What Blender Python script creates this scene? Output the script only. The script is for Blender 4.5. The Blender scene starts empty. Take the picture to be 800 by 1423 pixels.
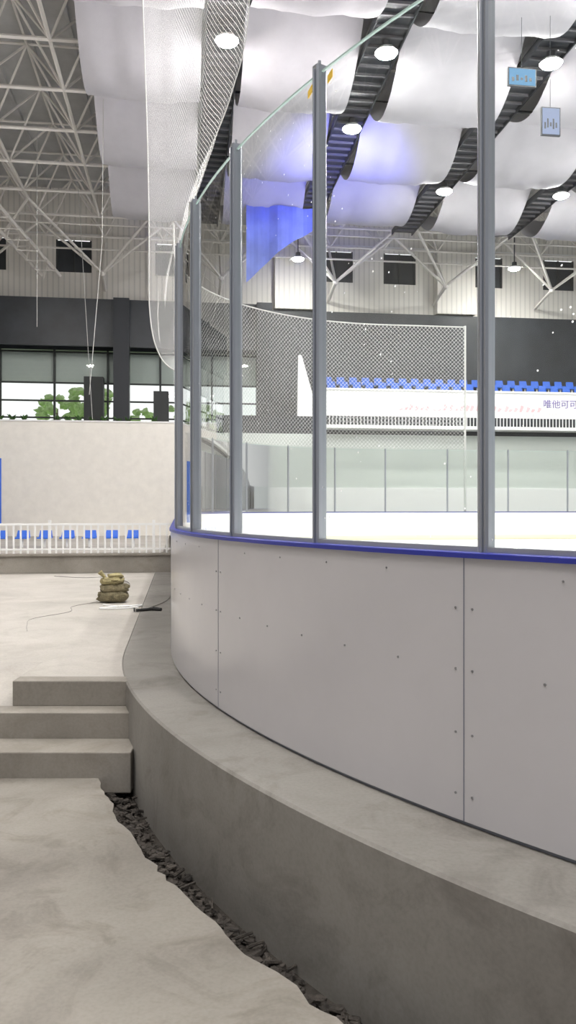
import bpy, math, random
from mathutils import Vector, noise, Matrix
random.seed(4)
rad=math.radians
scene=bpy.context.scene
scene.view_settings.view_transform='Standard'
PHI=rad(7.6); CX,CY=6.58,8.06
cP,sP=math.cos(PHI),math.sin(PHI)
def W(a,b,z=0.0):
    return Vector((CX+a*cP-b*sP, CY+a*sP+b*cP, z))
EYE=1.245
# ---------------------------------------------------------------- materials
def nodes(name):
    m=bpy.data.materials.new(name); m.use_nodes=True
    nt=m.node_tree; return m,nt,nt.nodes['Principled BSDF']
def mat(name,col,rough=0.6,metal=0.0,var=0.0,scale=3.0,bump=0.0,bscale=40.0,spec=0.5):
    m,nt,p=nodes(name)
    p.inputs['Base Color'].default_value=(*col,1); p.inputs['Roughness'].default_value=rough
    p.inputs['Metallic'].default_value=metal
    p.inputs['Specular IOR Level'].default_value=spec
    tc=nt.nodes.new('ShaderNodeTexCoord')
    if var>0:
        n=nt.nodes.new('ShaderNodeTexNoise'); n.inputs['Scale'].default_value=scale; n.inputs['Detail'].default_value=8; n.inputs['Roughness'].default_value=0.62
        r=nt.nodes.new('ShaderNodeValToRGB')
        r.color_ramp.elements[0].position=0.33; r.color_ramp.elements[1].position=0.68
        r.color_ramp.elements[0].color=(*[c*(1-var) for c in col],1)
        r.color_ramp.elements[1].color=(*[min(1,c*(1+var)) for c in col],1)
        nt.links.new(tc.outputs['Object'],n.inputs['Vector']); nt.links.new(n.outputs['Fac'],r.inputs['Fac'])
        nt.links.new(r.outputs['Color'],p.inputs['Base Color'])
    if bump>0:
        n2=nt.nodes.new('ShaderNodeTexNoise'); n2.inputs['Scale'].default_value=bscale; n2.inputs['Detail'].default_value=6
        bp=nt.nodes.new('ShaderNodeBump'); bp.inputs['Strength'].default_value=bump; bp.inputs['Distance'].default_value=0.02
        nt.links.new(tc.outputs['Object'],n2.inputs['Vector']); nt.links.new(n2.outputs['Fac'],bp.inputs['Height'])
        nt.links.new(bp.outputs['Normal'],p.inputs['Normal'])
    return m
def concrete(name,c1,c2,stain,rough=0.7):
    m,nt,p=nodes(name)
    tc=nt.nodes.new('ShaderNodeTexCoord')
    n=nt.nodes.new('ShaderNodeTexNoise'); n.inputs['Scale'].default_value=0.8; n.inputs['Detail'].default_value=10; n.inputs['Roughness'].default_value=0.62; n.inputs['Distortion'].default_value=0.4
    r=nt.nodes.new('ShaderNodeValToRGB'); r.color_ramp.elements[0].position=0.33; r.color_ramp.elements[1].position=0.68
    r.color_ramp.elements[0].color=(*c1,1); r.color_ramp.elements[1].color=(*c2,1)
    n3=nt.nodes.new('ShaderNodeTexNoise'); n3.inputs['Scale'].default_value=2.3; n3.inputs['Detail'].default_value=9; n3.inputs['Roughness'].default_value=0.68; n3.inputs['Distortion'].default_value=1.2
    r3=nt.nodes.new('ShaderNodeValToRGB'); r3.color_ramp.elements[0].position=0.28; r3.color_ramp.elements[1].position=0.50
    r3.color_ramp.elements[0].color=(*stain,1); r3.color_ramp.elements[1].color=(1,1,1,1)
    mx=nt.nodes.new('ShaderNodeMixRGB'); mx.blend_type='MULTIPLY'; mx.inputs['Fac'].default_value=0.75
    n4=nt.nodes.new('ShaderNodeTexNoise'); n4.inputs['Scale'].default_value=60; n4.inputs['Detail'].default_value=4
    r4=nt.nodes.new('ShaderNodeValToRGB'); r4.color_ramp.elements[0].position=0.3; r4.color_ramp.elements[1].position=0.6
    r4.color_ramp.elements[0].color=(.90,.90,.90,1); r4.color_ramp.elements[1].color=(1,1,1,1)
    mx2=nt.nodes.new('ShaderNodeMixRGB'); mx2.blend_type='MULTIPLY'; mx2.inputs['Fac'].default_value=1
    bp=nt.nodes.new('ShaderNodeBump'); bp.inputs['Strength'].default_value=0.25; bp.inputs['Distance'].default_value=0.01
    L=nt.links.new
    for q in (n,n3,n4): L(tc.outputs['Object'],q.inputs['Vector'])
    L(n.outputs['Fac'],r.inputs['Fac']); L(n3.outputs['Fac'],r3.inputs['Fac']); L(n4.outputs['Fac'],r4.inputs['Fac'])
    L(r.outputs['Color'],mx.inputs['Color1']); L(r3.outputs['Color'],mx.inputs['Color2'])
    L(mx.outputs['Color'],mx2.inputs['Color1']); L(r4.outputs['Color'],mx2.inputs['Color2'])
    L(mx2.outputs['Color'],p.inputs['Base Color']); L(n3.outputs['Fac'],bp.inputs['Height']); L(bp.outputs['Normal'],p.inputs['Normal'])
    p.inputs['Roughness'].default_value=rough
    return m
def glassmat(name,tint,refl=1.0,specks=True):
    m=bpy.data.materials.new(name); m.use_nodes=True; nt=m.node_tree; nt.nodes.clear()
    o=nt.nodes.new('ShaderNodeOutputMaterial'); t=nt.nodes.new('ShaderNodeBsdfTransparent'); t.inputs['Color'].default_value=(*tint,1)
    g=nt.nodes.new('ShaderNodeBsdfGlossy'); g.inputs['Roughness'].default_value=0.02
    f=nt.nodes.new('ShaderNodeFresnel'); f.inputs['IOR'].default_value=1.45
    mu=nt.nodes.new('ShaderNodeMath'); mu.operation='MULTIPLY'; mu.inputs[1].default_value=refl; mu.use_clamp=True
    mx=nt.nodes.new('ShaderNodeMixShader'); L=nt.links.new
    L(f.outputs[0],mu.inputs[0]); L(mu.outputs[0],mx.inputs['Fac']); L(t.outputs[0],mx.inputs[1]); L(g.outputs[0],mx.inputs[2])
    if specks:
        tc=nt.nodes.new('ShaderNodeTexCoord'); v=nt.nodes.new('ShaderNodeTexVoronoi'); v.inputs['Scale'].default_value=17.0
        n=nt.nodes.new('ShaderNodeTexNoise'); n.inputs['Scale'].default_value=1.1; n.inputs['Detail'].default_value=2
        lt=nt.nodes.new('ShaderNodeMath'); lt.operation='LESS_THAN'; lt.inputs[1].default_value=0.075
        gt=nt.nodes.new('ShaderNodeMath'); gt.operation='GREATER_THAN'; gt.inputs[1].default_value=0.50
        an=nt.nodes.new('ShaderNodeMath'); an.operation='MULTIPLY'
        df=nt.nodes.new('ShaderNodeBsdfTranslucent'); df.inputs['Color'].default_value=(.5,.5,.5,1)
        df2=nt.nodes.new('ShaderNodeBsdfDiffuse'); df2.inputs['Color'].default_value=(.5,.5,.5,1)
        ad=nt.nodes.new('ShaderNodeAddShader')
        m2=nt.nodes.new('ShaderNodeMixShader')
        L(tc.outputs['Object'],v.inputs['Vector']); L(tc.outputs['Object'],n.inputs['Vector'])
        L(v.outputs['Distance'],lt.inputs[0]); L(n.outputs['Fac'],gt.inputs[0]); L(lt.outputs[0],an.inputs[0]); L(gt.outputs[0],an.inputs[1])
        L(df.outputs[0],ad.inputs[0]); L(df2.outputs[0],ad.inputs[1])
        L(an.outputs[0],m2.inputs['Fac']); L(mx.outputs[0],m2.inputs[1]); L(ad.outputs[0],m2.inputs[2]); L(m2.outputs[0],o.inputs[0])
    else: L(mx.outputs[0],o.inputs[0])
    return m
def netmat(name,cell,frac):
    m=bpy.data.materials.new(name); m.use_nodes=True; nt=m.node_tree; nt.nodes.clear(); L=nt.links.new
    uv=nt.nodes.new('ShaderNodeUVMap'); sp=nt.nodes.new('ShaderNodeSeparateXYZ'); L(uv.outputs[0],sp.inputs[0])
    def M(op,a,b=None,v=None):
        q=nt.nodes.new('ShaderNodeMath'); q.operation=op; L(a,q.inputs[0])
        if b is not None: L(b,q.inputs[1])
        if v is not None: q.inputs[1].default_value=v
        return q.outputs[0]
    s=M('ADD',sp.outputs[0],sp.outputs[1]); d=M('SUBTRACT',sp.outputs[0],sp.outputs[1])
    fs=M('FRACT',M('MULTIPLY',s,v=1/cell)); fd=M('FRACT',M('MULTIPLY',d,v=1/cell))
    k=M('LESS_THAN',M('MINIMUM',fs,fd),v=frac)
    t=nt.nodes.new('ShaderNodeBsdfTransparent'); df=nt.nodes.new('ShaderNodeBsdfDiffuse'); df.inputs['Color'].default_value=(.85,.85,.83,1)
    tr=nt.nodes.new('ShaderNodeBsdfTranslucent'); tr.inputs['Color'].default_value=(.6,.6,.6,1)
    ad=nt.nodes.new('ShaderNodeAddShader'); L(df.outputs[0],ad.inputs[0]); L(tr.outputs[0],ad.inputs[1])
    mx=nt.nodes.new('ShaderNodeMixShader'); L(k,mx.inputs['Fac']); L(t.outputs[0],mx.inputs[1]); L(ad.outputs[0],mx.inputs[2])
    o=nt.nodes.new('ShaderNodeOutputMaterial'); L(mx.outputs[0],o.inputs[0]); return m
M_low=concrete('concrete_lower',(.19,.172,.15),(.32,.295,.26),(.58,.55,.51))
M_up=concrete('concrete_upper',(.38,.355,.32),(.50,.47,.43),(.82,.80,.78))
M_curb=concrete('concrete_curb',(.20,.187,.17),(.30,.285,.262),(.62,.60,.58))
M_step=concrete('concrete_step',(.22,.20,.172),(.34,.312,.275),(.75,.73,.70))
M_dirt=mat('trench_dirt',(.04,.034,.028),.95,var=.4,scale=6,bump=.8,bscale=20)
M_rub=mat('rubble',(.055,.047,.04),.95,var=.7,scale=9,bump=.6,bscale=50)
M_board=mat('board_hdpe',(.54,.525,.54),.20,var=.03,scale=1.5,bump=.03,bscale=2.2)
M_boardin=mat('board_white',(.92,.92,.91),.35)
M_blue=mat('cap_blue',(.02,.03,.30),.35)
M_yel=mat('kick_yellow',(.85,.80,.58),.5)
M_step_y=mat('terrace_paint',(.50,.42,.22),.6)
M_seam=mat('seam_dark',(.20,.21,.25),.7)
M_screw=mat('screw_steel',(.28,.28,.29),.4,metal=.6)
M_alu=mat('aluminium',(.42,.44,.48),.30,metal=.85)
M_glass=glassmat('shield_glass',(.92,.955,.94),1.7)
M_glassedge=mat('glass_edge',(.45,.60,.56),.2)
M_winglass=glassmat('window_glass',(.82,.86,.84),1.0,False)
M_sticker=mat('yellow_sticker',(.85,.55,.05),.5)
M_ice=mat('ice',(.94,.95,.96),.18,var=.02)
M_net=netmat('net_near',.07,.08)
M_net2=netmat('net_far',.15,.05)
M_rope=mat('rope',(.5,.5,.48),.8)
M_white=mat('paint_white',(.85,.85,.84),.5)
M_truss=mat('truss_paint',(.82,.79,.75),.5)
M_drape=mat('drape_fabric',(.50,.49,.525),.9,var=.06,scale=.8,bump=.4,bscale=2.0)
M_roof=mat('roof_deck',(.55,.55,.55),.8,var=.15,scale=.5)
M_dark=mat('dark_panel',(.022,.026,.033),.5)
M_darkw=mat('dark_wall',(.03,.035,.042),.35,var=.3,scale=.6)
M_cream=mat('cream_wall',(.80,.77,.71),.7,var=.04)
M_grn=mat('stand_wall',(.66,.70,.66),.6)
M_seat=mat('seat_blue',(.02,.13,.62),.4)
M_frame=mat('window_frame',(.03,.035,.035),.5)
M_panepale=mat('window_blind',(.75,.78,.76),.6)
M_leaf=mat('leaf',(.05,.12,.03),.7,var=.5,scale=4)
M_pot=mat('pot',(.10,.07,.05),.7)
M_tree=mat('tree_leaf',(.62,.78,.42),.8,var=.3,scale=1.5)
M_trunk=mat('trunk',(.30,.24,.18),.9)
M_grass=mat('grass',(.50,.66,.34),.9,var=.3)
M_bag=mat('sandbag_cloth',(.20,.17,.10),.9,var=.45,scale=14,bump=.8,bscale=60)
M_bag2=mat('sandbag_yellow',(.36,.31,.16),.9,var=.3,scale=14,bump=.6,bscale=60)
M_black=mat('black_rubber',(.02,.02,.02),.6)
M_cable=mat('grey_cable',(.18,.17,.16),.6)
M_text=mat('banner_text',(.22,.18,.42),.5)
def clad():
    m,nt,p=nodes('cladding'); L=nt.links.new
    uv=nt.nodes.new('ShaderNodeUVMap'); w=nt.nodes.new('ShaderNodeTexWave'); w.wave_type='BANDS'; w.bands_direction='X'; w.inputs['Scale'].default_value=1.1
    r=nt.nodes.new('ShaderNodeValToRGB'); r.color_ramp.elements[0].position=0.0; r.color_ramp.elements[0].color=(.62,.60,.56,1); r.color_ramp.elements[1].position=.3; r.color_ramp.elements[1].color=(.78,.75,.70,1)
    L(uv.outputs[0],w.inputs['Vector']); L(w.outputs['Fac'],r.inputs['Fac']); L(r.outputs['Color'],p.inputs['Base Color']); p.inputs['Roughness'].default_value=.55
    return m
M_clad=clad()
def emis(name,col,s):
    m=bpy.data.materials.new(name); m.use_nodes=True; nt=m.node_tree; nt.nodes.clear()
    e=nt.nodes.new('ShaderNodeEmission'); e.inputs['Color'].default_value=(*col,1); e.inputs['Strength'].default_value=s
    o=nt.nodes.new('ShaderNodeOutputMaterial'); nt.links.new(e.outputs[0],o.inputs[0]); return m
M_lamp=emis('lamp_lens',(1,.965,.93),430)
M_screenrefl=emis('screen_glow',(.35,.65,1.0),.8)  # glow stands in for screens reflected in the glass
M_screenreflw=emis('screen_white',(.6,.68,.95),.8)
# ---------------------------------------------------------------- mesh builder
class MB:
    def __init__(s): s.v=[]; s.f=[]; s.m=[]; s.uv={}
    def face(s,pts,mi=0,uv=None):
        i=len(s.v); s.v+= [tuple(p) for p in pts]; s.f.append(tuple(range(i,i+len(pts)))); s.m.append(mi)
        if uv: s.uv[len(s.f)-1]=uv
    def hexa(s,c,mi=0):
        i=len(s.v); s.v+=[tuple(p) for p in c]
        for q in ((3,2,1,0),(4,5,6,7),(0,1,5,4),(1,2,6,5),(2,3,7,6),(3,0,4,7)):
            s.f.append(tuple(i+k for k in q)); s.m.append(mi)
    def box(s,x0,x1,y0,y1,z0,z1,mi=0,T=None):
        T=T or (lambda x,y,z: Vector((x,y,z)))
        s.hexa([T(x0,y0,z0),T(x1,y0,z0),T(x1,y1,z0),T(x0,y1,z0),T(x0,y0,z1),T(x1,y0,z1),T(x1,y1,z1),T(x0,y1,z1)],mi)
    def wbox(s,a0,a1,b0,b1,z0,z1,mi=0): s.box(a0,a1,b0,b1,z0,z1,mi,W)
    def tube(s,p,q,r,n=6,mi=0,r2=None,caps=True):
        p=Vector(p); q=Vector(q); d=(q-p)
        if d.length<1e-6: return
        d.normalize(); u=d.orthogonal().normalized(); w=d.cross(u); r2=r if r2 is None else r2
        i=len(s.v)
        for P,R in ((p,r),(q,r2)):
            for k in range(n):
                t=2*math.pi*k/n; s.v.append(tuple(P+u*math.cos(t)*R+w*math.sin(t)*R))
        for k in range(n):
            s.f.append((i+k,i+(k+1)%n,i+n+(k+1)%n,i+n+k)); s.m.append(mi)
        if caps:
            s.f.append(tuple(i+k for k in reversed(range(n)))); s.m.append(mi)
            s.f.append(tuple(i+n+k for k in range(n))); s.m.append(mi)
    def path(s,pts,r,n=6,mi=0):
        for a,b in zip(pts[:-1],pts[1:]): s.tube(a,b,r,n,mi)
    def prism(s,poly,z0,z1,mi=0):
        n=len(poly); i=len(s.v)
        s.v+=[(p[0],p[1],z0) for p in poly]+[(p[0],p[1],z1) for p in poly]
        s.f.append(tuple(i+k for k in reversed(range(n)))); s.m.append(mi)
        s.f.append(tuple(i+n+k for k in range(n))); s.m.append(mi)
        for k in range(n):
            s.f.append((i+k,i+(k+1)%n,i+n+(k+1)%n,i+n+k)); s.m.append(mi)
    def blob(s,c,sx,sy,sz,seed=0,amp=.1,nu=14,nv=8,mi=0,e=.6,freq=3,rot=0):
        i=len(s.v); c=Vector(c)
        def pw(x): return math.copysign(abs(x)**e,x)
        R=Matrix.Rotation(rot,3,'Z')
        for a in range(nv+1):
            ph=-math.pi/2+math.pi*a/nv
            for b in range(nu):
                th=2*math.pi*b/nu
                p=Vector((pw(math.cos(ph))*pw(math.cos(th)),pw(math.cos(ph))*pw(math.sin(th)),pw(math.sin(ph))))
                k=1+amp*noise.noise(p*freq+Vector((seed*7.3,seed,0)))*2
                s.v.append(tuple(c+R@Vector((p.x*sx*k,p.y*sy*k,p.z*sz*k))))
        for a in range(nv):
            for b in range(nu):
                s.f.append((i+a*nu+b,i+a*nu+(b+1)%nu,i+(a+1)*nu+(b+1)%nu,i+(a+1)*nu+b)); s.m.append(mi)
    def obj(s,name,mats,parent=None,smooth=None):
        me=bpy.data.meshes.new(name); me.from_pydata(s.v,[],s.f); 
        for m in (mats if isinstance(mats,list) else [mats]): me.materials.append(m)
        me.polygons.foreach_set('material_index',s.m)
        if s.uv:
            ul=me.uv_layers.new(name='UVMap')
            for fi,u in s.uv.items():
                for k,li in enumerate(me.polygons[fi].loop_indices): ul.data[li].uv=u[k]
        me.update()
        if smooth is not None:
            me.shade_smooth(); me.set_sharp_from_angle(angle=rad(smooth))
        o=bpy.data.objects.new(name,me); scene.collection.objects.link(o)
        if parent: o.parent=parent
        return o
def empty(name,loc=(0,0,0)):
    e=bpy.data.objects.new(name,None); e.empty_display_size=.2; scene.collection.objects.link(e); return e
# ---------------------------------------------------------------- rink path
BL=14.66; AL=44.66
def loop(r,n=110):
    pts=[]
    for (ca,cb,t0) in ((0,0,180),(AL,0,270),(AL,BL,0),(0,BL,90)):
        k=n if (ca,cb)==(0,0) else 28
        for i in range(k+1):
            t=rad(t0+90*i/k); pts.append((ca+r*math.cos(t),cb+r*math.sin(t)))
    return pts
def sweep(mb,prof,mi=0,closed=True,mis=None):
    loops=[loop(r) for r,z in prof]; n=len(loops[0]); i=len(mb.v)
    for (r,z),lp in zip(prof,loops):
        for (a,b) in lp: mb.v.append(tuple(W(a,b,z)))
    m=len(prof)
    for j in range(m if closed else m-1):
        j2=(j+1)%m
        for k in range(n):
            k2=(k+1)%n
            mb.f.append((i+j*n+k,i+j*n+k2,i+j2*n+k2,i+j2*n+k)); mb.m.append(mis[j] if mis else mi)
def arcp(theta,r,z):
    return Vector((CX+r*math.cos(rad(theta)),CY+r*math.sin(rad(theta)),z))
# ---------------------------------------------------------------- ground levels
ZL=-.53; ZT=-.69
mb=MB(); mb.box(-45,80,-30,80,-.9,ZT,0); mb.obj('ground_base',M_dirt)
edge=[]
for i in range(160):
    t=262-(262-198.6)*i/159
    rr=8.30+.03*noise.noise(Vector((t*.55,0,0)))+.022*noise.noise(Vector((t*2.3,3,0)))+.012*noise.noise(Vector((t*6,8,0)))
    p=arcp(t,rr,0); edge.append((p.x,p.y))
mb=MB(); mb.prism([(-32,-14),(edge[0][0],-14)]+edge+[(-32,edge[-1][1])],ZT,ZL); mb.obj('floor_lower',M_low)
pu=[]
t=180+math.degrees(math.asin((8.06-5.81)/8.07))
while t>187.6:
    p=arcp(t,8.07,0); pu.append((p.x,p.y)); t-=1.0
p1=W(-8.07,0); p2=W(-8.07,29.5); p3=W(60,29.5); p4=W(60,38); p5=W(-32,38)
pu+=[(p1.x,p1.y),(p2.x,p2.y),(p3.x,p3.y),(p4.x,p4.y),(p5.x,p5.y),(-32,6.5),(-1.98,6.5),(-1.98,5.81)]
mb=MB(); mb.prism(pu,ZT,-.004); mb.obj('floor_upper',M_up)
mb=MB(); mb.hexa([(-24,5.802,ZT),(-1.985,5.802,ZT),(-1.985,6.5,ZT),(-24,6.5,ZT),(-24,5.802,-.19),(-1.985,5.802,-.19),(-1.985,6.5,-.004),(-24,6.5,-.004)])
mb.obj('concrete_ramp',M_up)
# steps
mb=MB()
mb.box(-1.98,-1.14,5.79,5.95,-.185,-.002)
mb.box(-12,-1.09,5.60,5.80,ZL-.1,-.182)
mb.box(-12,-1.03,5.28,5.60,ZL-.1,-.36)
o=mb.obj('concrete_steps',M_step)
bv=o.modifiers.new('b','BEVEL'); bv.width=.008; bv.segments=2
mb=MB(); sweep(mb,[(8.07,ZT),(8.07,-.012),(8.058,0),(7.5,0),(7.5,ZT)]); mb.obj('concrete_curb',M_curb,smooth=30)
# rubble in trench
mb=MB()
for i in range(2300):
    t=random.uniform(197,250); r=8.09+.205*random.random()**.9
    s=random.choice([.006,.008,.010,.014,.020])*random.uniform(.6,1.2)
    p=arcp(t,r,ZT+s*.3+ (.05*random.random() if r>8.2 else .015))
    mb.blob(p,s*random.uniform(.8,2.2),s*random.uniform(.7,1.5),s*.6,seed=i,amp=.35,nu=6,nv=4,e=.8,rot=random.random()*3)
for i in range(60):
    t=random.uniform(199,235); p=arcp(t,8.1+.18*random.random(),ZT+.045); an=random.random()*3.1; ln=random.uniform(.03,.11)
    q=p+Vector((math.cos(an)*ln,math.sin(an)*ln,random.uniform(-.03,.03))); mb.tube(p,q,random.uniform(.004,.01),5)
mb.obj('rubble_debris',M_rub)
mb=MB(); lp=loop(7.49,60); mb.prism([tuple(W(a,b).xy) for a,b in lp],-.05,.03); mb.obj('ice_surface',M_ice)
# ---------------------------------------------------------------- dasher boards
root=empty('ice_rink_dasher_boards')
ZB=1.07
mb=MB()
sweep(mb,[(7.67,.018),(7.67,ZB-.022),(7.55,ZB-.022),(7.55,.2),(7.545,.2),(7.545,.018)],mis=[0,0,1,2,2,2])
mb.obj('panels',[M_board,M_boardin,M_yel],root,smooth=30)
mb=MB(); sweep(mb,[(7.683,ZB-.022),(7.683,ZB-.003),(7.679,ZB),(7.54,ZB),(7.54,ZB-.022)]); mb.obj('top_cap',M_blue,root,smooth=30)
mb=MB(); sweep(mb,[(7.655,0),(7.655,.018),(7.55,.018),(7.55,0)]); mb.obj('base_gasket',M_seam,root,smooth=30)
mb=MB(); sweep(mb,[(7.625,ZB),(7.625,ZB+.02),(7.575,ZB+.02),(7.575,ZB)]); mb.obj('glass_channel',M_alu,root,smooth=30)
def seam(mb,t,z0=.018,z1=ZB-.022,w=.014):
    mb.hexa([arcp(t-w,7.66,z0),arcp(t+w,7.66,z0),arcp(t+w,7.672,z0),arcp(t-w,7.672,z0),arcp(t-w,7.66,z1),arcp(t+w,7.66,z1),arcp(t+w,7.672,z1),arcp(t-w,7.672,z1)])
mb=MB(); ms=MB(); seams=[188.2,204.0,219.8,235.6,251.4,267.2]
def screw(t,z,r=.005):
    p=arcp(t,7.668,z); q=arcp(t,7.6735,z); ms.tube(p,q,r,10)
for t in seams:
    seam(mb,t)
    for z in (.12,.36,.61,.85): screw(t+.3,z); screw(t-.3,z)
    for k in range(1,6):
        screw(t+k*15.8/6,.61); 
    for k in range(1,5): screw(t+k*15.8/5,.985,.004)
mb.obj('panel_seams',M_seam,root); ms.obj('screws',M_screw,root,smooth=30)
ZG=3.43
mb=MB(); sweep(mb,[(7.60,ZB+.015),(7.60,ZG-.03)],closed=False); mb.obj('shield_glass',M_glass,root,smooth=30)
mb=MB(); sweep(mb,[(7.606,ZG-.038),(7.606,ZG-.03),(7.594,ZG-.03),(7.594,ZG-.038)]); mb.obj('glass_top_edge',M_glassedge,root,smooth=30)
mb=MB()
def post(P,T):
    T=T.normalized(); N=Vector((0,0,1)).cross(T)
    w,d,c=.026,.03,.009
    oct_=[(-w,-d+c),(-w+c,-d),(w-c,-d),(w,-d+c),(w,d-c),(w-c,d),(-w+c,d),(-w,d-c)]
    i=len(mb.v)
    for z in (ZB,ZG):
        for x,y in oct_: q=P+T*x+N*y; mb.v.append((q.x,q.y,z))
    for k in range(8): mb.f.append((i+k,i+(k+1)%8,i+8+(k+1)%8,i+8+k)); mb.m.append(0)
    mb.f.append(tuple(i+8+k for k in range(8))); mb.m.append(0)
    for sgn in (-1,1):
        a=P+N*sgn*(d+.004)
        mb.tube((a.x,a.y,ZB),(a.x,a.y,ZG-.02),.007,6)
    a=P+N*0; mb.tube((a.x,a.y,ZG),(a.x,a.y,ZG+.03),.008,6)
thetas=[190.4,197.8,204.9,212.3,220.2,228,235.8,243.6,251.4,259.2,267]
for t in thetas:
    p=arcp(t,7.60,0); post(p,Vector((-math.sin(rad(t)),math.cos(rad(t)),0)))
F=Vector((-sP,cP,0)); Rv=Vector((cP,sP,0))
b=0.2
while b<BL+.2: post(W(-7.6,b),F); b+=1.45
for k in range(1,6):
    t=180-90*k/6; post(W(7.6*math.cos(rad(t)),BL+7.6*math.sin(rad(t))),Vector((-math.sin(rad(t)+PHI),math.cos(rad(t)+PHI),0)))
a=0
while a<AL: post(W(a,BL+7.6),Rv); post(W(a+.6,-7.6),Rv); a+=2.4
mb.obj('aluminium_posts',M_alu,root,smooth=40)
mb=MB()
for t,dt in ((212.3,-.55),(212.3,.75)):
    c=t+dt; r0,r1=7.604,7.609
    mb.hexa([arcp(c-.14,r0,ZG-.12),arcp(c+.14,r0,ZG-.10),arcp(c+.14,r1,ZG-.10),arcp(c-.14,r1,ZG-.12),arcp(c-.14,r0,ZG-.085),arcp(c+.14,r0,ZG-.065),arcp(c+.14,r1,ZG-.065),arcp(c-.14,r1,ZG-.085)])
mb.obj('warning_stickers',M_sticker,root)
# ---------------------------------------------------------------- netting
def cat(p0,p1,p2,p3,t):
    return .5*((2*p1)+(p2-p0)*t+(2*p0-5*p1+4*p2-p3)*t*t+(3*p1-p0-3*p2+p3)*t**3)
def spline(P,n):
    P=[Vector(p) for p in P]; out=[]
    for i in range(len(P)-1):
        a=P[max(0,i-1)]; d=P[min(len(P)-1,i+2)]
        for k in range(n): out.append(cat(a,P[i],P[i+1],d,k/n))
    out.append(P[-1]); return out
near=spline([(-.70,5.75,3.42),(-.66,6.3,3.95),(-.42,6.5,4.6),(-.33,6.5,5.4),(-.30,6.5,8),(-.30,6.6,13.9)],8)
far=spline([(-1.78,13.1,3.42),(-2.06,13,3.65),(-2.2,13,4.4),(-2.27,13,6.0),(-2.33,13,9.4),(-2.4,13,13.9)],8)
net=empty('safety_netting')
mb=MB(); NS=16
rows=[]
for i,(a,c) in enumerate(zip(near,far)):
    row=[]
    for k in range(NS+1):
        s=k/NS; p=a.lerp(c,s); p.x+= -.10*math.sin(math.pi*s)*(1 if i>0 else 0)+.03*math.sin(s*19+i*.3)*(0 if i==0 else 1); row.append(p)
    rows.append(row)
acc=[0]
for i in range(1,len(rows)): acc.append(acc[-1]+(rows[i][NS//2]-rows[i-1][NS//2]).length)
for i in range(len(rows)-1):
    for k in range(NS):
        mb.face([rows[i][k],rows[i][k+1],rows[i+1][k+1],rows[i+1][k]],0,[(k*.46,acc[i]),((k+1)*.46,acc[i]),((k+1)*.46,acc[i+1]),(k*.46,acc[i+1])])
mb.obj('side_net',M_net,net,smooth=60)
mb=MB(); mb.path([r[-1] for r in rows],.010); mb.path([r[0] for r in rows],.004); mb.path(rows[0],.006); mb.obj('side_net_rope',M_rope,net)
pp=[(-7.75,12.6),(-7.75,13.3),(-7.75,14.0)]
for k in range(25): 
    t=rad(180-90*k/24); pp.append((7.75*math.cos(t),BL+7.75*math.sin(t)))
pp+=[(1,BL+7.75),(2.1,BL+7.75),(3.15,BL+7.75)]
mb=MB(); L=0
for i in range(len(pp)-1):
    (a0,b0),(a1,b1)=pp[i],pp[i+1]; d=math.hypot(a1-a0,b1-b0)
    z1=8.1; 
    mb.face([W(a0,b0,3.46),W(a1,b1,3.46),W(a1,b1,z1),W(a0,b0,z1)],0,[(L,0),(L+d,0),(L+d,4.64),(L,4.64)]); L+=d
mb.obj('far_net',M_net2,net)
mb=MB(); mb.path([W(a,b,8.1) for a,b in pp],.025); mb.tube(W(3.15,BL+7.75,1.07),W(3.15,BL+7.75,8.15),.04)
mb.obj('far_net_frame',M_rope,net)
# ---------------------------------------------------------------- ceiling drapes
gaps=[-6.4,-1.95,2.8,7.6,12.4,17.2,22.0]
cols=[(-10.4,-7.0)]+[(gaps[i]+.58,gaps[i+1]-.58) for i in range(6)]
for ci,(a0,a1) in enumerate(cols):
    mb=MB(); 
    for k in range(-1,6):
        b0=-.3+5*k; nb=24; na=16; i0=len(mb.v)
        sg=1.45+.15*math.sin(ci*2.1+k*1.3)
        for j in range(nb+1):
            t=j/nb
            for m in range(na+1):
                s=m/na
                z=15.0-sg*math.sin(math.pi*t)**.9-.12*math.sin(math.pi*s)*math.sin(math.pi*t)
                z+=.09*noise.noise(Vector((s*5+ci*9,t*2.5,k*4.0)))+.05*noise.noise(Vector((s*14+ci*9,t*1.5,k*4.0)))
                aa=a0+(a1-a0)*s
                mb.v.append(tuple(W(aa,b0+.04+4.92*t,z)))
        for j in range(nb):
            for m in range(na):
                q=i0+j*(na+1)+m; mb.f.append((q,q+1,q+na+2,q+na+1)); mb.m.append(0)
        mb.tube(W(a0-.2,b0,15.05),W(a1+.2,b0,15.05),.05,6,1)
    mb.obj('ceiling_drape',[M_drape,M_dark],smooth=60)
mb=MB()
for g in gaps[:-1]:
    mb.wbox(g-.5,g+.5,-6,30,14.25,14.35,0)
    b=-5.5
    while b<30: mb.wbox(g-.5,g+.5,b,b+.07,14.17,14.25,1); b+=.5
    for s in (-.5,.46): mb.wbox(g+s,g+s+.04,-6,30,14.12,14.35,0)
    b=-5
    while b<30: mb.tube(W(g,b,14.3),W(g,b,18.1),.02,5,0); b+=5
mb.obj('lighting_catwalk',[M_dark,mat('catwalk_rib',(.10,.10,.11),.6)])
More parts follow.
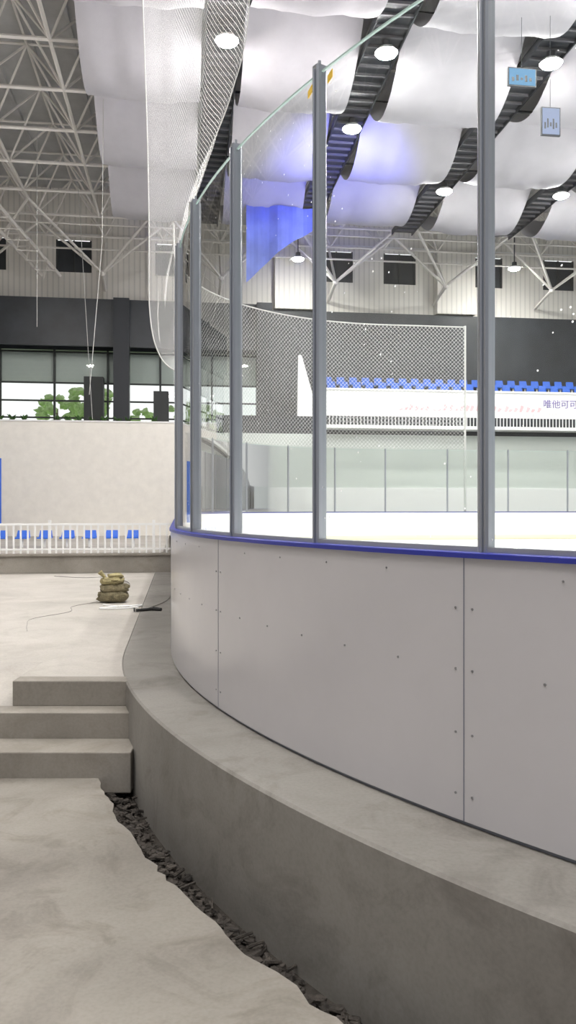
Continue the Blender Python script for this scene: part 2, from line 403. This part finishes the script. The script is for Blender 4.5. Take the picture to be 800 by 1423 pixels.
# ---------------------------------------------------------------- lamps
def lamp(a,b,z,top=14.2):
    mb=MB(); c=W(a,b,z)
    mb.tube(c,c+Vector((0,0,.10)),.32,24,0,.24)
    mb.tube(c+Vector((0,0,.10)),c+Vector((0,0,.32)),.14,14,2,.12)
    mb.tube(c+Vector((0,0,.32)),c+Vector((0,0,top-z)),.03,6,2)
    mb.blob(c+Vector((0,0,-.01)),.29,.29,.11,amp=0,nu=20,nv=8,mi=1,e=1)
    mb.obj('high_bay_lamp',[M_white,M_lamp,M_dark],smooth=40)
for g,bs in ((-6.35,(-4,5,14.6)),(-1.95,(-4.5,0,4.8,9.7,14.6,19.1)),(2.8,(0,4.8,9.7,14.5,23.8)),(7.6,(0,9.7,18.9,23.6)),(12.4,(4.8,14.5,23.6)),(17.2,(9.7,19))):
    for b in bs: lamp(g,b,13.8)  # nearer rows continue the grid unseen, added for overhead light
for g,bs in ((-1.7,(33.2,)),(9.8,(33.3,)),(26,(5,15)),(-15.5,(8,20)),(-8.6,(-7.5,-11)),(-13,(-9,-4,1)),(-4,(-10,))):  # lamps over the spectator side are unseen, added to brighten board and curb
    for b in bs: lamp(g,b,13.8,15.4 if b<30 else 18.1)
# ---------------------------------------------------------------- roof + space frame
mb=MB(); mb.wbox(-34,50,-14,38,18.2,18.5,0)
a=-34
while a<50: mb.wbox(a,a+.12,-14,38,18.0,18.2,0); a+=1.5
mb.obj('ceiling',M_roof)
mb=MB(); S=3.0; A0=-31; B0=2.0
na,nb=20,12
zt,zb=17.7,15.4
for i in range(na):
    for j in range(-5,nb):
        A=A0+i*S; B=B0+j*S-.5
        if A>-12 and j<nb-2 and (i%2): continue
        t=W(A,B,zt)
        if i<na-1: mb.tube(t,W(A+S,B,zt),.05,5,caps=False)
        if j<nb-1: mb.tube(t,W(A,B+S,zt),.05,5,caps=False)
        bA,bB=A+S/2,B+S/2; bt=W(bA,bB,zb)
        if A<-11 or j>=nb-2 or j<-2:
            mb.tube(bt,W(bA+S,bB,zb),.07,5,caps=False)
            if j<nb-2: mb.tube(bt,W(bA,bB+S,zb),.07,5,caps=False)
            for (x,y) in ((A,B),(A+S,B),(A,B+S),(A+S,B+S)): mb.tube(bt,W(x,y,zt),.045,5,caps=False)
for i in range(na//2+1):
    A=A0+i*2*S+S/2
    ap=W(A,34.6,13.1)
    for (x,y,z) in ((A-S,34.0,15.4),(A+S,34.0,15.4),(A-S,31,15.4),(A+S,31,15.4),(A,36.5,15.4)): mb.tube(ap,W(x,y,z),.07,5)
    mb.tube(ap,W(A,36.7,12.6),.09,6)
    mb.blob(ap,.16,.16,.16,nu=8,nv=6,amp=0,e=1)
mb.tube(W(A0,34.6,14.3),W(28,34.6,14.3),.05,5); mb.tube(W(A0,33.0,15.0),W(28,33.0,15.0),.05,5)
for (p,q) in (((-19.5,14,17.2),(-14.0,34.6,13.3)),((-18.9,14,16.6),(-13.6,34.6,12.9)),((-19.9,14,16.6),(-14.5,34.6,12.9))):
    mb.tube(W(*p),W(*q),.10,6)
for k in range(22):
    s=k/22; s2=(k+.5)/22; s3=(k+1)/22
    f=lambda s,x,z: W(-19.5+x+5.5*s,14+20.6*s,17.2-z-3.9*s)
    mb.tube(f(s,.6,.6),f(s2,0,0),.035,4); mb.tube(f(s2,0,0),f(s3,-.4,.6),.035,4); mb.tube(f(s,.6,.6),f(s,-.4,.6),.035,4)
mb.obj('roof_space_truss',M_truss)
mb=MB()
mb.path([W(-10.1,20,15),W(-10.15,20.1,10),W(-10.6,20.4,5)],.012); mb.tube(W(-11.9,28,15),W(-11.3,28,5),.012); mb.tube(W(-12.9,24,15.5),W(-12.9,24,8),.01)
mb.obj('hanging_cable',M_rope)
# ---------------------------------------------------------------- far wall
DB=36.9
def uvface(mb,a0,a1,z0,z1,b,mi=0):
    mb.face([W(a0,b,z0),W(a1,b,z0),W(a1,b,z1),W(a0,b,z1)],mi,[(a0,z0),(a1,z0),(a1,z1),(a0,z1)])
wall=MB(); 
wins=[-22,-17.6,-13.2,-8.0,1.0,4.6,9.7,14.0,19,24]
zc,zw0,zw1=12.05,13.75,15.45
uvface(wall,-34,50,zc,zw0,DB); uvface(wall,-34,50,zw1,18.3,DB)
ed=[-34]
for w in wins: ed+= [w-.92,w+.92]
ed.append(50)
for i in range(0,len(ed),2): uvface(wall,ed[i],ed[i+1],zw0,zw1,DB)
for c in (-19.5,-10.5,-1.4,7.7,16.8,26):
    a0,a1=c-1.1,c+1.1
    uvface(wall,a0,a1,zc,18.2,DB-.6)
    wall.face([W(a0,DB,zc),W(a0,DB-.6,zc),W(a0,DB-.6,18.2),W(a0,DB,18.2)],0,[(0,0),(.6,0),(.6,6),(0,6)])
    wall.face([W(a1,DB-.6,zc),W(a1,DB,zc),W(a1,DB,18.2),W(a1,DB-.6,18.2)],0,[(0,0),(.6,0),(.6,6),(0,6)])
wall.obj('wall_far',M_clad)
mb=MB(); mb.wbox(-34,50,DB-.15,DB,zc-.12,zc,0); mb.wbox(-34,50,DB-.1,DB,14.9+.8,14.9+.9,0); mb.obj('trim_1',M_white)
n=1
for w in wins:
    mb=MB(); mb.wbox(w-.92,w+.92,DB+.12,DB+.18,zw0,zw1,0); mb.wbox(w-.04,w+.04,DB+.02,DB+.12,zw0,zw1,1)
    for s in (-.92,.84): mb.wbox(w+s,w+s+.08,DB-.03,DB+.12,zw0,zw1,1)
    mb.obj('window_%d'%n,[M_darkw,M_frame]); n+=1
mb=MB(); mb.wbox(-34,50,DB,DB+.4,9.6,zc,0); mb.wbox(-34,-3,DB-1.5,DB-1.35,9.55,12.0,0); mb.wbox(-3,50,DB-.4,DB,0,12.0,0); mb.obj('wall_far_fascia',M_darkw)
mb=MB(); 
for a in (-27,-10.6,-3.2): mb.wbox(a-.4,a+.4,DB-1.9,DB-1.1,4.5,12.0,0)
mb.obj('dark_column',M_dark)
mb=MB()
a=-14.2-2.77*7
while a<-3.2:
    mb.wbox(a-.05,a+.05,DB-.1,DB+.1,4.9,9.6,0); a+=2.77
for z in (9.5,7.85,6.9,6.0): mb.wbox(-34,-3,DB-.06,DB+.06,z-.04,z+.04,0)
mb.wbox(-12.6,-11.6,DB-.8,DB-.1,5,8.1,0); mb.wbox(-9.0,-8.2,DB-.8,DB-.1,5,7.4,0)
mb.face([W(-34,DB+.05,4.9),W(-3,DB+.05,4.9),W(-3,DB+.05,9.6),W(-34,DB+.05,9.6)],1)
mb.wbox(-34,-3,DB+.15,DB+.17,7.9,9.5,2)  # pale sheet behind the upper panes
mb.obj('window_%d'%n,[M_frame,M_winglass,M_panepale])
BB=28.9
mb=MB(); mb.wbox(-34,-6.0,BB,BB+.25,-.01,4.97,0); mb.obj('balcony_parapet',M_cream)
mb=MB(); mb.wbox(-34,-6.0,BB+.25,DB,4.2,4.5,0); mb.obj('balcony_floor',M_up)
mb=MB(); mb.wbox(-34,-6.0,BB-.04,BB+.3,4.97,5.03,0); mb.obj('trim_2',M_white)
mb=MB(); mb.wbox(-60,10,DB+2,DB+45,3.8,4.0,0); mb.obj('lawn',M_grass)
for i in range(17):
    mb=MB(); A=-46+i*3.2+random.uniform(-1,1); B=DB+14+random.uniform(-3,6); H=random.uniform(1.0,2.4)
    mb.tube(W(A,B,4),W(A,B,6.2+H),.12,8,1,.08)
    for k in range(26):
        mb.blob(W(A+random.uniform(-1.4,1.4),B+random.uniform(-1,1),5.8+H+random.uniform(-1.3,1.2)),.32,.32,.26,seed=i*9+k,amp=.45,nu=9,nv=6,e=1,freq=4)
    mb.obj('tree',[M_tree,M_trunk])
mb=MB(); a=-33
while a<-6.3:
    if random.random()<.85:
        c=W(a,BB+.55,5.0); mb.tube(c-Vector((0,0,.5)),c,.12,8,1,.15)
        for k in range(16):
            an=random.random()*6.28; r=random.uniform(.12,.30); h=random.uniform(.08,.34)
            tip=c+Vector((math.cos(an)*r,math.sin(an)*r,h)); mid=c.lerp(tip,.55)+Vector((0,0,.07)); sd=Vector((-math.sin(an),math.cos(an),0))*.05
            mb.face([c,mid+sd,tip,mid-sd],0)
    a+=random.uniform(.42,.62)
mb.obj('potted_plant_row',[M_leaf,M_pot])
# ---------------------------------------------------------------- left stand, low wall and fence
LB=8.55; LE=-7.72
mb=MB(); mb.wbox(-32,LE,LB,LB+.22,.002,.33,0); mb.wbox(-32,LE,LB-.05,LB+.3,.33,.37,1); mb.obj('low_concrete_wall',[M_step,M_step])
mb=MB(); a=-31.9
while a<LE-.03: mb.wbox(a-.016,a+.016,LB+.1,LB+.125,.37,.93,0); a+=.13
mb.wbox(-32,LE,LB+.09,LB+.135,.90,.94,0); mb.wbox(-32,LE,LB+.09,LB+.135,.43,.46,0)
a=-31.5
while a<LE: mb.wbox(a-.025,a+.025,LB+.085,LB+.14,.37,1.0,0); a+=1.95
mb.obj('white_railing',M_white)
def seats(name,a0,a1,b,z,step,hb=.36,leg=.38):
    mb=MB(); a=a0
    while a<a1:
        w=.21
        mb.wbox(a-w,a+w,b,b+.38,z+.0,z+.04,0)
        mb.hexa([W(a-w,b+.36,z+.02),W(a+w,b+.36,z+.02),W(a+w,b+.41,z+.02),W(a-w,b+.41,z+.02),W(a-w*.85,b+.44,z+hb),W(a+w*.85,b+.44,z+hb),W(a+w*.85,b+.48,z+hb),W(a-w*.85,b+.48,z+hb)],0)
        mb.wbox(a-.03,a+.03,b+.15,b+.22,z-leg,z,1)
        a+=step
    return mb.obj(name,[M_seat,M_white])
seats('stadium_seat_row',-31.5,-8.6,18.6,.27,.68,.25,.27)
mb=MB(); mb.wbox(-18.0,-14.3,24.5,24.56,.6,3.1,0); 
for a in (-17.6,-14.6): mb.wbox(a-.04,a+.04,24.56,24.62,-.004,3.1,1)
mb.obj('blue_sign_board',[M_seat,M_white])
# ---------------------------------------------------------------- right stand with banner fascia
SB=29.3; SA=-1.3
mb=MB()
mb.wbox(SA,50,SB,SB+.2,5.45,6.65,0); mb.wbox(SA,50,SB-.1,SB+.3,6.65,6.72,0)
mb.hexa([W(SA-1.0,SB,5.4),W(SA,SB,5.4),W(SA,SB+.15,5.4),W(SA-1.0,SB+.15,5.4),W(SA-.95,SB,8.2),W(SA-.8,SB,8.2),W(SA-.8,SB+.15,8.2),W(SA-.95,SB+.15,8.2)],0)
mb.wbox(SA,50,SB-.05,SB+7,5.3,5.45,1)
for k in range(5): mb.wbox(SA,50,SB+.6+k*.85,SB+1.45+k*.85,5.45,6.5+k*.35,2 if k<2 else 1)
mb.wbox(SA,50,SB-.05,SB+.15,4.6,5.3,1); mb.wbox(-6,50,SB-.05,SB+.12,2.15,4.6,3); mb.wbox(-6,50,SB-.09,SB+.12,0,2.15,0); mb.wbox(-6,SA,SB-.05,SB+.15,4.6,5.4,1)
mb.obj('grandstand',[M_boardin,M_dark,M_step_y,M_grn])
mb=MB(); a=SA
while a<40: mb.wbox(a-.015,a+.015,SB-.9,SB-.87,4.95,5.6,0); a+=.16
mb.wbox(SA,40,SB-.92,SB-.85,5.58,5.64,0); mb.wbox(SA,40,SB-1.0,SB-.06,4.8,4.95,0)
mb.obj('balcony_railing',M_white)
for k in range(2): seats('grandstand_seat_row',SA+.8,45,SB+.8+k*.85,6.80+k*.35,.62,.42,.30)
tx=bpy.data.curves.new('banner_lettering','FONT'); tx.body='唯他可可椰子'; tx.size=.44; tx.extrude=.01; tx.materials.append(M_text)
to=bpy.data.objects.new('banner_lettering',tx); scene.collection.objects.link(to)
to.matrix_world=Matrix.Translation(W(9.5,SB-.02,6.0))@Matrix.Rotation(PHI,4,'Z')@Matrix.Rotation(math.pi/2,4,'X')
mb=MB()
for i in range(26):
    a0=2.4+i*.27+random.uniform(-.05,.05); h=random.uniform(.12,.38); z0=5.72
    mb.hexa([W(a0,SB-.02,z0),W(a0+.12,SB-.02,z0),W(a0+.12,SB-.005,z0),W(a0,SB-.005,z0),W(a0+.1,SB-.02,z0+h),W(a0+.25,SB-.02,z0+h*.8),W(a0+.25,SB-.005,z0+h*.8),W(a0+.1,SB-.005,z0+h)])
mb.obj('banner_motif',mat('motif',(.74,.50,.53),.6))
mb=MB(); mb.wbox(-34.3,-34,-14,37.3,-.6,18.3); mb.obj('wall_left',M_cream)
# ---------------------------------------------------------------- sandbags + tools
mb=MB(); c=Vector((-2.30,10.6,0))
mb.blob(c+Vector((0,0,.075)),.20,.15,.08,1,.10,22,12,e=.75); mb.blob(c+Vector((.015,.01,.185)),.18,.14,.068,2,.14,22,12,rot=.2,e=.75); mb.blob(c+Vector((-.01,0,.28)),.155,.13,.055,3,.16,22,12,1,rot=-.15,e=.8)
mb.blob(c+Vector((.03,.0,.345)),.10,.09,.035,4,.3,16,8,1,rot=.4,e=.9); mb.tube(c+Vector((-.10,-.03,.33)),c+Vector((-.16,-.06,.40)),.02,6,1,.035)
mb.obj('sandbag_stack',[M_bag,M_bag2],smooth=70)
def ground_cable(name,pts,r,m):
    P=spline([(x,y,r*.9) for x,y in pts],10); mb=MB(); mb.path(P,r,6); mb.obj(name,m)
ground_cable('power_cable',[(-2.5,10.6),(-2.7,10.1),(-2.6,9.6),(-2.85,9.0),(-2.75,8.5),(-2.62,8.1)],.0022,M_cable)
ground_cable('white_rope',[(-2.35,10.25),(-2.1,10.05),(-1.85,10.2),(-1.95,9.9),(-2.3,9.85),(-2.05,10.1),(-1.85,9.95)],.010,M_white)
ground_cable('power_cable',[(-2.3,11.2),(-2.6,13.2),(-3.2,14.3),(-3.6,14.2),(-4.2,14.5)],.005,M_cable)
ground_cable('power_cable',[(-1.75,9.75),(-1.62,10.6),(-1.66,11.6),(-1.75,12.6)],.005,M_cable)
mb=MB(); mb.tube((-1.80,9.58,.02),(-1.62,9.72,.02),.018,8); mb.tube((-1.62,9.72,.02),(-1.52,9.66,.02),.03,8,0,.02); mb.tube((-1.82,9.56,.02),(-1.84,9.66,.03),.012,6)
mb.obj('hand_tool',M_black)
for (a,b,z,w,h,mm) in ((.8,11.9,11.9,.34,.2,M_screenrefl),(1.5,11.8,10.8,.22,.32,M_screenreflw)):  # glowing panels hung in place of screen reflections in the glass
    mb=MB(); mb.wbox(a-w-.03,a+w+.03,b,b+.06,z-h-.03,z+h+.03,0); mb.wbox(a-w,a+w,b-.01,b,z-h,z+h,1)
    for i in range(5): mb.wbox(a-w*.8+i*w*.33,a-w*.8+i*w*.33+w*.18,b-.015,b-.01,z-h*.6+.1*h*(i%3),z-h*.1+.3*h*(i%2),0)
    mb.tube(W(a,b+.04,z+h),W(a,b+.04,15),.006,6,0); mb.obj('hanging_display_screen',[M_dark,mm])
# valance cloth at the end of the drapes, blue light painted into its colour
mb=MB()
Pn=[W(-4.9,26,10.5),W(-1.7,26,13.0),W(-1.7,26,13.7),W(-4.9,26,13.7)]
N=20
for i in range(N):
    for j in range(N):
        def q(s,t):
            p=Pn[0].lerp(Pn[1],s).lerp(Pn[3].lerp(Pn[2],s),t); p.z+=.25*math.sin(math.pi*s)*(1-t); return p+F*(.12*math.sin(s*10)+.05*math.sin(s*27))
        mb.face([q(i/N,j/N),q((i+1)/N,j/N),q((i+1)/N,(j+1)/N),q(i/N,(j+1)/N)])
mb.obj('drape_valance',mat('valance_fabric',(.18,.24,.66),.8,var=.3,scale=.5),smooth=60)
# ---------------------------------------------------------------- lights
def spot(name,loc,tgt,col,power,size,blend=1.0,rad_=.15):
    l=bpy.data.lights.new(name,'SPOT'); l.color=col; l.energy=power; l.spot_size=rad(size); l.spot_blend=blend; l.shadow_soft_size=rad_
    o=bpy.data.objects.new(name,l); scene.collection.objects.link(o); o.location=loc
    o.rotation_euler=(Vector(tgt)-Vector(loc)).to_track_quat('-Z','Y').to_euler()
spot('blue_stage_light',W(-1.6,16,9.5),W(-1.9,23.5,14.2),(.08,.10,1),5200,54)
w=bpy.data.worlds.new('sky'); scene.world=w; w.use_nodes=True
nt=w.node_tree; bg=nt.nodes['Background']
tc=nt.nodes.new('ShaderNodeTexCoord'); sp=nt.nodes.new('ShaderNodeSeparateXYZ'); rp=nt.nodes.new('ShaderNodeValToRGB')
rp.color_ramp.elements[0].position=.35; rp.color_ramp.elements[0].color=(.26,.265,.28,1)
rp.color_ramp.elements[1].position=.85; rp.color_ramp.elements[1].color=(1,1,1,1)
mr=nt.nodes.new('ShaderNodeMapRange'); mr.inputs[1].default_value=-1; mr.inputs[2].default_value=1
nt.links.new(tc.outputs['Generated'],sp.inputs[0]); nt.links.new(sp.outputs['Y'],mr.inputs[0]); nt.links.new(mr.outputs[0],rp.inputs['Fac']); nt.links.new(rp.outputs['Color'],bg.inputs[0])
bg.inputs[1].default_value=1.3
# ---------------------------------------------------------------- camera
cd=bpy.data.cameras.new('camera'); cam=bpy.data.objects.new('camera',cd); scene.collection.objects.link(cam)
cam.location=(0,0,EYE); cam.rotation_euler=(math.pi/2,0,0)
cd.sensor_fit='VERTICAL'; cd.sensor_height=36; cd.lens=36*1120/1423; cd.shift_y=-.0046; cd.clip_start=.05; cd.clip_end=300
scene.camera=cam
